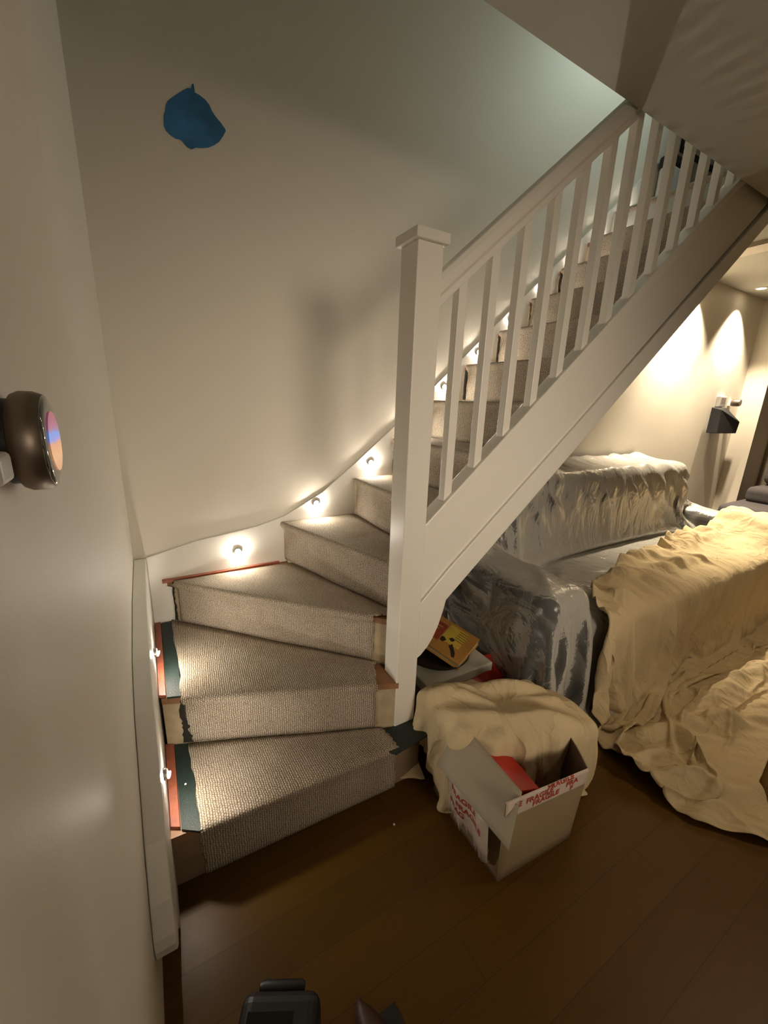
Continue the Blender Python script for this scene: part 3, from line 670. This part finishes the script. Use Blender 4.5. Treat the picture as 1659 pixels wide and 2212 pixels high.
rb = thing('red_box', 'glossy red card box standing inside the cardboard box', 'box', (.94, .72, .01))
bevel(obj('body', [(.885,.585,.01),(.965,.585,.01),(.985,.855,.01),(.905,.855,.01),(.895,.583,.295),(.985,.578,.262),(1.01,.85,.27),(.915,.855,.30)], [(0,3,2,1),(4,5,6,7),(0,1,5,4),(1,2,6,5),(2,3,7,6),(3,0,4,7)], M['red'], rb), .003)
box('lid_edge', .905, .965, .5805, .5835, .2, .25, M['red'], rb)
# ------------------------------------------------------------------ white box, dark disc and book under the stairs
wb = thing('storage_box', 'off-white lidded box under the stair string behind the newel post', 'box', (1.1, 1.24, 0))
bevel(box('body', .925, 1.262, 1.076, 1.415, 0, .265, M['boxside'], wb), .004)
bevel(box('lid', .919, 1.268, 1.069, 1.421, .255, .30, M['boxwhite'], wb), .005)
tr = lathe('disc', [(.105, .3015), (.140, .312), (.144, .318), (.136, .314), (.100, .306)], M['disc'], None, (1.085, 1.235, 0), 'Z', 48)  # black disc for the dark round patch under the book
tag(tr, 'dark round disc lying on the off-white storage box', 'disc')
bk_ = thing('picture_book', 'orange and yellow illustrated book tilted on the dark round disc', 'book', (1.14, 1.25, .32))
M['cover'] = mat('orange_book_cover', (.50, .25, .06), .5, var=.3, vscale=14)
M['yel'] = mat('yellow_print', (.66, .47, .07), .5, var=.25, vscale=30); M['brk'] = mat('dark_red_print', (.32, .055, .03), .5, var=.35, vscale=40)
M['ink'] = mat('dark_ink', (.035, .02, .015), .6); M['pages'] = mat('page_edges', (.55, .42, .22), .8, var=.3, vscale=90)
a, b_, c, d = Vector((1.225, 1.405, .375)), Vector((1.285, 1.175, .345)), Vector((1.085, 1.085, .335)), Vector((1.02, 1.29, .365))
nrm = (b_-a).cross(d-a).normalized(); nrm = nrm if nrm.z > 0 else -nrm
def bp_(u, v_, h=0): # u along long side a->b, v a->d
    q = (a*(1-u)+b_*u)*(1-v_)+(d*(1-u)+c*u)*v_; return q+nrm*h
def slab(name, u0, u1, v0, v1, h0, h1, m, parent, bv=0):
    V = [bp_(u0,v0,h0),bp_(u1,v0,h0),bp_(u1,v1,h0),bp_(u0,v1,h0),bp_(u0,v0,h1),bp_(u1,v0,h1),bp_(u1,v1,h1),bp_(u0,v1,h1)]
    o = obj(name, V, [(0,3,2,1),(4,5,6,7),(0,1,5,4),(1,2,6,5),(2,3,7,6),(3,0,4,7)], m, parent)
    bm = bmesh.new(); bm.from_mesh(o.data); bmesh.ops.recalc_face_normals(bm, faces=bm.faces); bm.to_mesh(o.data); bm.free()
    if bv: bevel(o, bv)
    return o
slab('pages', .02, .98, .02, .97, -.024, -.002, M['pages'], bk_)
cv_ = slab('cover', 0, 1, 0, 1, -.002, .001, M['cover'], bk_, .001); slab('cover', 0, 1, 0, 1, -.028, -.024, M['cover'], bk_, .001)
slab('panel', .0, .34, .18, .74, .001, .0016, M['brk'], cv_); slab('panel', .36, .80, .08, .66, .001, .0016, M['yel'], cv_)
def ply(name, pts, m, h=.0018):
    V = [bp_(u, v_, h) for u, v_ in pts]; return obj(name, V, [tuple(range(len(V)))], m, cv_)
def blob(cu_, cv__, ru, rv, n=12, sd=1):
    r_ = random.Random(sd); return [(cu_+ru*math.cos(6.283*i/n)*r_.uniform(.7, 1.1), cv__+rv*math.sin(6.283*i/n)*r_.uniform(.7, 1.1)) for i in range(n)]
ply('drawing', blob(.42, .62, .065, .09, sd=2), M['ink']); ply('drawing', blob(.58, .50, .06, .06, sd=3), M['ink']); ply('drawing', [(.60,.70),(.64,.60),(.80,.80),(.84,.92),(.78,.93),(.70,.80)], M['ink'])
for i in range(5): slab('print_line', .60+.0*i, .80, .14+.075*i, .155+.075*i, .0016, .0019, M['ink'], cv_)
for i in range(3): slab('print_line', .06, .26-.04*i, .30+.11*i, .335+.11*i, .0016, .0019, M['cover'], cv_)
# red plastic bag at the front of the storage box
nu, nv = 40, 18
ii, jj = np.meshgrid(np.arange(nu), np.arange(nv), indexing='ij'); u = ii/(nu-1); v_ = jj/(nv-1)
bx_ = .925+.42*u; by_ = 1.05-.10*v_+.10*u; bz_ = .245+.055*np.exp(-((u-.75)/.3)**2)-.07*v_+.012*snoise(bx_, by_, 3, 60)-.02*(u < .25)
rbag = grid_obj('plastic_bag', np.stack([bx_, by_, bz_], -1), M['redbag'], 1, .001); tag(rbag, 'thin red plastic bag along the front edge of the off-white storage box', 'bag')
# ------------------------------------------------------------------ end of a dust sheet over the box
du = .0115; nu, nv = 72, 42
ii, jj = np.meshgrid(np.arange(nu), np.arange(nv), indexing='ij')
a_ = ii*du*.80
cx_ = .82+a_*.80-.05*np.clip((jj-20)/20., -.6, 1); cy_ = .925-np.clip(cx_-.86, 0, None)*.52
px_ = cx_+(jj-nv/2)*du*.60*.40; py_ = cy_+(jj-nv/2)*du*.60*.90
P0 = np.stack([px_, py_, .365+0*px_], -1); P0[..., 2] += .020*snoise(px_, py_, 21, 26)+.016*snoise(px_, py_, 22, 60)+.035*np.abs(snoise(px_, py_, 23, 16))
BB = [((.905, .92, .157), (.055, .13, .157), .025), ((1.0, .86, .157), (.09, .14, .157), .025), ((1.11, .81, .157), (.09, .14, .157), .025), ((1.21, .77, .157), (.08, .13, .157), .025), ((1.30, .74, .145), (.06, .11, .145), .03), ((1.10, 1.245, .145), (.175, .18, .155), .02)]
P3 = simulate(P0, du, du, BB, 80, iters=8, bend=.06, thick=.010, fric=.9)
for a_, b2_, h_, w_ in (((.87, .88, .33), (1.04, .76, .33), .045, .032), ((1.02, .77, .33), (1.24, .665, .33), .05, .030), ((.84, .99, .33), (1.04, .96, .33), .05, .03), ((1.05, .95, .33), (1.28, .80, .33), .055, .03), ((1.10, .84, .33), (1.32, .72, .33), .03, .014), ((.93, .97, .33), (1.05, .82, .33), .04, .02), ((.80, .90, .30), (.83, .97, .33), .02, .02)):
    ridge(P3, a_, b2_, h_, w_, (0, -.1, 1))
P3[..., 2] += .010*np.abs(snoise(P3[..., 0], P3[..., 1], 51, 45))+.022*np.abs(snoise(P3[..., 0], P3[..., 1], 52, 24))*np.clip((P3[..., 2]-.25)/.05, 0, 1)
P3[..., 0] -= .014*np.clip((.30-P3[..., 2])/.1, 0, 1)*np.sin(P3[..., 1]*70)
d2 = grid_obj('dust_sheet', P3, M['cotton'], 1, .002); tag(d2, 'bunched cream dust sheet thrown over the back rim of the cardboard box', 'dust sheet')
# corner of sheet lying on floor by the newel
nu, nv = 22, 16
ii, jj = np.meshgrid(np.arange(nu), np.arange(nv), indexing='ij'); u = ii/(nu-1); v_ = jj/(nv-1)
x = .735+.10*u+.0*v_; y = 1.0-.06*u+(.05+.10*u)*v_; z = .012+.10*u*v_+.008*np.abs(snoise(x, y, 8, 50))
d3 = grid_obj('dust_sheet', np.stack([x, y, z], -1), M['cotton'], 1, .002); tag(d3, 'small corner of cream dust sheet on floor at foot of newel post', 'dust sheet')
# ------------------------------------------------------------------ thermostat on left wall
th = thing('thermostat', 'round bronze smart thermostat with lit colour screen on left wall', 'thermostat', (WX, .46, 1.352))
TL = (0, .463, 1.339)
lathe('wall_plate', [(.036, WX), (.036, WX+.006)], M['black'], th, TL, 'X', 48)
lathe('body', [(.034, WX+.005), (.040, WX+.008), (.0425, WX+.013), (.0425, WX+.022), (.0405, WX+.0275), (.0395, WX+.029)], M['steel'], th, TL, 'X', 64)
gl = lathe('glass', [(.0393, WX+.0285), (.037, WX+.0305), (.030, WX+.0312), (.001, WX+.0316)], M['glassblack'], th, TL, 'X', 64)
def screen_mat():
    m = bpy.data.materials.new('thermostat_screen'); m.use_nodes = True; nt = m.node_tree; N = nt.nodes; L = nt.links; b = N['Principled BSDF']
    b.inputs['Base Color'].default_value = (.01, .01, .01, 1); b.inputs['Roughness'].default_value = .1
    tc = N.new('ShaderNodeTexCoord'); sp = N.new('ShaderNodeSeparateXYZ'); L.new(tc.outputs['Object'], sp.inputs[0])
    n = N.new('ShaderNodeTexNoise'); n.inputs['Scale'].default_value = 90; L.new(tc.outputs['Object'], n.inputs['Vector'])
    mr = N.new('ShaderNodeMapRange'); mr.inputs[1].default_value = -.026; mr.inputs[2].default_value = .026; L.new(sp.outputs[2], mr.inputs[0])
    ad = N.new('ShaderNodeMath'); ad.operation = 'MULTIPLY_ADD'; ad.inputs[1].default_value = .18; L.new(n.outputs['Fac'], ad.inputs[0]); L.new(mr.outputs[0], ad.inputs[2])
    cr = N.new('ShaderNodeValToRGB'); E_ = cr.color_ramp.elements; E_[0].position = .12; E_[0].color = (.75, .38, .22, 1); E_[1].position = 1; E_[1].color = (.40, .10, .16, 1)
    for p_, c_ in ((.35, (.95, .50, .25, 1)), (.55, (.85, .40, .22, 1)), (.62, (.35, .35, .85, 1)), (.72, (.16, .38, .95, 1)), (.82, (.45, .14, .28, 1))):
        e = E_.new(p_); e.color = c_
    L.new(ad.outputs[0], cr.inputs[0]); L.new(cr.outputs[0], b.inputs['Emission Color']); b.inputs['Emission Strength'].default_value = .9
    return m
V = [(0, .026*math.cos(t), .026*math.sin(t)) for t in np.linspace(0, 2*math.pi, 49)[:-1]]
sc_ = obj('screen', V, [tuple(range(48))], screen_mat()); sc_.parent = th; sc_.matrix_parent_inverse = th.matrix_basis.inverted(); sc_.location = (WX+.0322, TL[1], TL[2])
bevel(box('clip', WX, -.0315, .372, .404, 1.316, 1.338, M['whitepl'], th), .004, 3)
# ------------------------------------------------------------------ blue paint patch
PO = [(0.2234, 2.3192), (0.2292, 2.3341), (0.2339, 2.354), (0.2409, 2.3667), (0.2567, 2.3823), (0.2755, 2.3989), (0.2929, 2.4137), (0.3086, 2.4255), (0.3192, 2.4277), (0.3249, 2.4428), (0.3295, 2.4443), (0.3314, 2.4304), (0.332, 2.42), (0.3484, 2.4173), (0.3662, 2.4096), (0.3779, 2.3998), (0.386, 2.3832), (0.3977, 2.3702), (0.4128, 2.3581), (0.428, 2.3428), (0.4308, 2.3366), (0.4179, 2.3143), (0.4054, 2.2963), (0.3848, 2.279), (0.3647, 2.2662), (0.3421, 2.2584), (0.3199, 2.2536), (0.3069, 2.2443), (0.2918, 2.2471), (0.2779, 2.2598), (0.2693, 2.2642), (0.2572, 2.2621), (0.2402, 2.268), (0.2266, 2.2775), (0.222, 2.2895)]
bo = obj('paint_patch', [(q[0], Y-.0012, q[1]) for q in PO], [tuple(range(len(PO)))], M['blue'])
md = bo.modifiers.new('thick', 'SOLIDIFY'); md.thickness = .0006
tag(bo, 'irregular test patch of blue paint on the cream back wall', 'paint patch')
# ------------------------------------------------------------------ far room: armchair, speaker, socket, camera, door
ac = thing('armchair', 'dark grey fabric armchair beyond the covered sofa at right edge', 'armchair', (4.95, 1.1, 0))
bevel(box('base', 4.55, 5.45, .55, 1.50, .08, .50, M['greyfab'], ac), .05, 4)
bevel(box('seat_cushion', 4.50, 5.30, .62, 1.56, .47, .60, M['greyfab'], ac), .055, 5)
bevel(box('seat_cushion', 4.85, 5.55, .60, 1.50, .59, .74, M['greyfab'], ac), .05, 5)
cu_ = box('back_cushion', -.09, .09, -.40, .26, -.22, .22, M['greyfab'], ac); bevel(cu_, .08, 5); cu_.matrix_parent_inverse = Matrix(); cu_.location = (.25, .12, .95); cu_.rotation_euler = (0, .25, .1)
bevel(box('backrest', 5.40, 5.62, .55, 1.45, .3, .98, M['greyfab'], ac), .07, 4)
for x in (4.62, 5.38):
    for y in (.62, 1.42): lathe('foot', [(.02, 0), (.025, .085)], M['black'], ac, (x, y, 0))
sp = thing('wall_speaker', 'black angular speaker mounted on back wall in the far corner', 'speaker', (4.95, 1.85, 1.3))
bevel(obj('cabinet', [(4.72,1.87,1.20),(5.08,1.87,1.20),(5.08,1.76,1.20),(4.72,1.78,1.20),(4.72,1.87,1.44),(5.03,1.87,1.44),(5.09,1.755,1.31),(4.73,1.79,1.42)], [(0,1,2,3),(0,4,5,1),(1,5,6,2),(2,6,7,3),(3,7,4,0),(4,7,5),(7,6,5)], M['speaker'], sp), .006)
box('bracket', 4.8, 4.95, 1.86, Y, 1.28, 1.36, M['black'], sp)
so = thing('wall_socket', 'small white ventilated box on back wall above black speaker', 'socket', (4.99, Y, 1.5))
bevel(box('cover', 4.84, 4.99, 1.865, Y, 1.445, 1.545, M['whitepl'], so), .006); multibox('vent', [(4.87+.016*i, 4.876+.016*i, 1.862, 1.866, 1.475, 1.53) for i in range(6)], M['door'], so)
wc = thing('security_camera', 'small grey camera on a bracket beside the white wall box', 'camera', (5.12, 1.86, 1.5))
lathe('body', [(.03, 0), (.034, .01), (.034, .06), (.03, .07)], M['steel'], wc, (5.12, 1.80, 1.49), 'Y', 24); box('mount', 5.10, 5.14, 1.865, Y, 1.46, 1.52, M['whitepl'], wc)
dr = struct(box('door_1', 5.72, 5.75, .55, 1.50, 0, 2.05, M['door']))
dh = thing('wall_switch', 'small square dark framed switch plate beyond the wall end at right edge', 'switch', (5.71, 1.60, 1.4)); box('frame', 5.70, 5.72, 1.50, 1.58, 1.37, 1.45, M['metal'], dh); box('plate', 5.695, 5.70, 1.51, 1.57, 1.38, 1.44, M['gloss'], dh)
# ------------------------------------------------------------------ upstairs, seen through the balusters
pf_ = thing('wall_picture', 'long dark framed picture on upper back wall seen through balusters', 'picture', (3.6, Y, 3.15))
multibox('frame', [(3.42, 3.90, 1.88, Y, 3.105, 3.135), (3.42, 3.90, 1.88, Y, 3.36, 3.385), (3.42, 3.44, 1.88, Y, 3.135, 3.36), (3.88, 3.90, 1.88, Y, 3.135, 3.36)], M['black'], pf_); box('mount', 3.44, 3.88, 1.887, Y-.003, 3.135, 3.36, M['boxwhite'], pf_)
hb = thing('hanging_bag', 'white bag with black top hanging on upper back wall behind balusters', 'bag', (3.27, 1.86, 2.9))
bevel(box('bag_body', 3.20, 3.36, 1.80, 1.885, 2.76, 2.95, M['whitepl'], hb), .02, 3); bevel(box('bag_top', 3.19, 3.37, 1.795, 1.888, 2.94, 3.01, M['black'], hb), .02, 3)
struct(box('floor_landing', 2.81, 4.5, -.2, Y, 2.56, 2.6, M['carpet']))
# ------------------------------------------------------------------ things at the bottom of the frame
tcs = thing('tool_case', 'black plastic tool case standing on the floor at the bottom edge', 'tool case', (.17, .55, 0))
bevel(box('shell', .085, .255, .36, .60, .01, .135, M['black'], tcs), .025, 4)
lathe('handle', [(.010, -.05), (.014, -.04), (.014, .04), (.010, .05)], M['black'], tcs, (.165, .612, .10), 'X', 20)
box('window', .105, .20, .38, .56, .134, .1365, M['glassblack'], tcs); box('latch', .215, .24, .46, .48, .134, .14, M['metal'], tcs)
tcs.rotation_euler = (0, 0, math.radians(-28))
sl = thing('slipper', 'pointed tip of a dark brown slipper at the bottom edge', 'slipper', (.36, .45, 0))
V, F = [], []
nn = 14
for i in range(9):
    t = i/8; w_ = .045*math.sqrt(max(.001, 1-(1-t)**2.2)); h_ = .018+.035*t; yy = .545-.22*t
    for j in range(nn+1):
        a_ = math.pi*j/nn; V.append((.352+.03*t-w_*math.cos(a_), yy, .004+h_*math.sin(a_)))
for i in range(8):
    for j in range(nn): F.append((i*(nn+1)+j, i*(nn+1)+j+1, (i+1)*(nn+1)+j+1, (i+1)*(nn+1)+j))
F.append(tuple(range(nn, -1, -1))); F.append(tuple(8*(nn+1)+j for j in range(nn+1)))
obj('upper', V, F, mat('dark_brown_leather', (.05, .018, .01), .5), sl, True)
box('sole', .33, .43, .33, .50, 0, .006, M['black'], sl)
cr_ = lathe('plaster_crumb', [(.001, 0), (.0035, .001), (.003, .004), (.0008, .005)], M['crumb'], None, (.648, .86, 0), 'Z', 8); tag(cr_, 'tiny white plaster crumb on the floor in front of the lowest step', 'crumb')
cr2 = lathe('plaster_crumb', [(.001, 0), (.0035, .001), (.003, .003), (.0008, .004)], M['crumb'], None, (.05, 1.16, .1967), 'Z', 8); tag(cr2, 'small white crumb on dark green underlay at left of lowest tread', 'crumb')
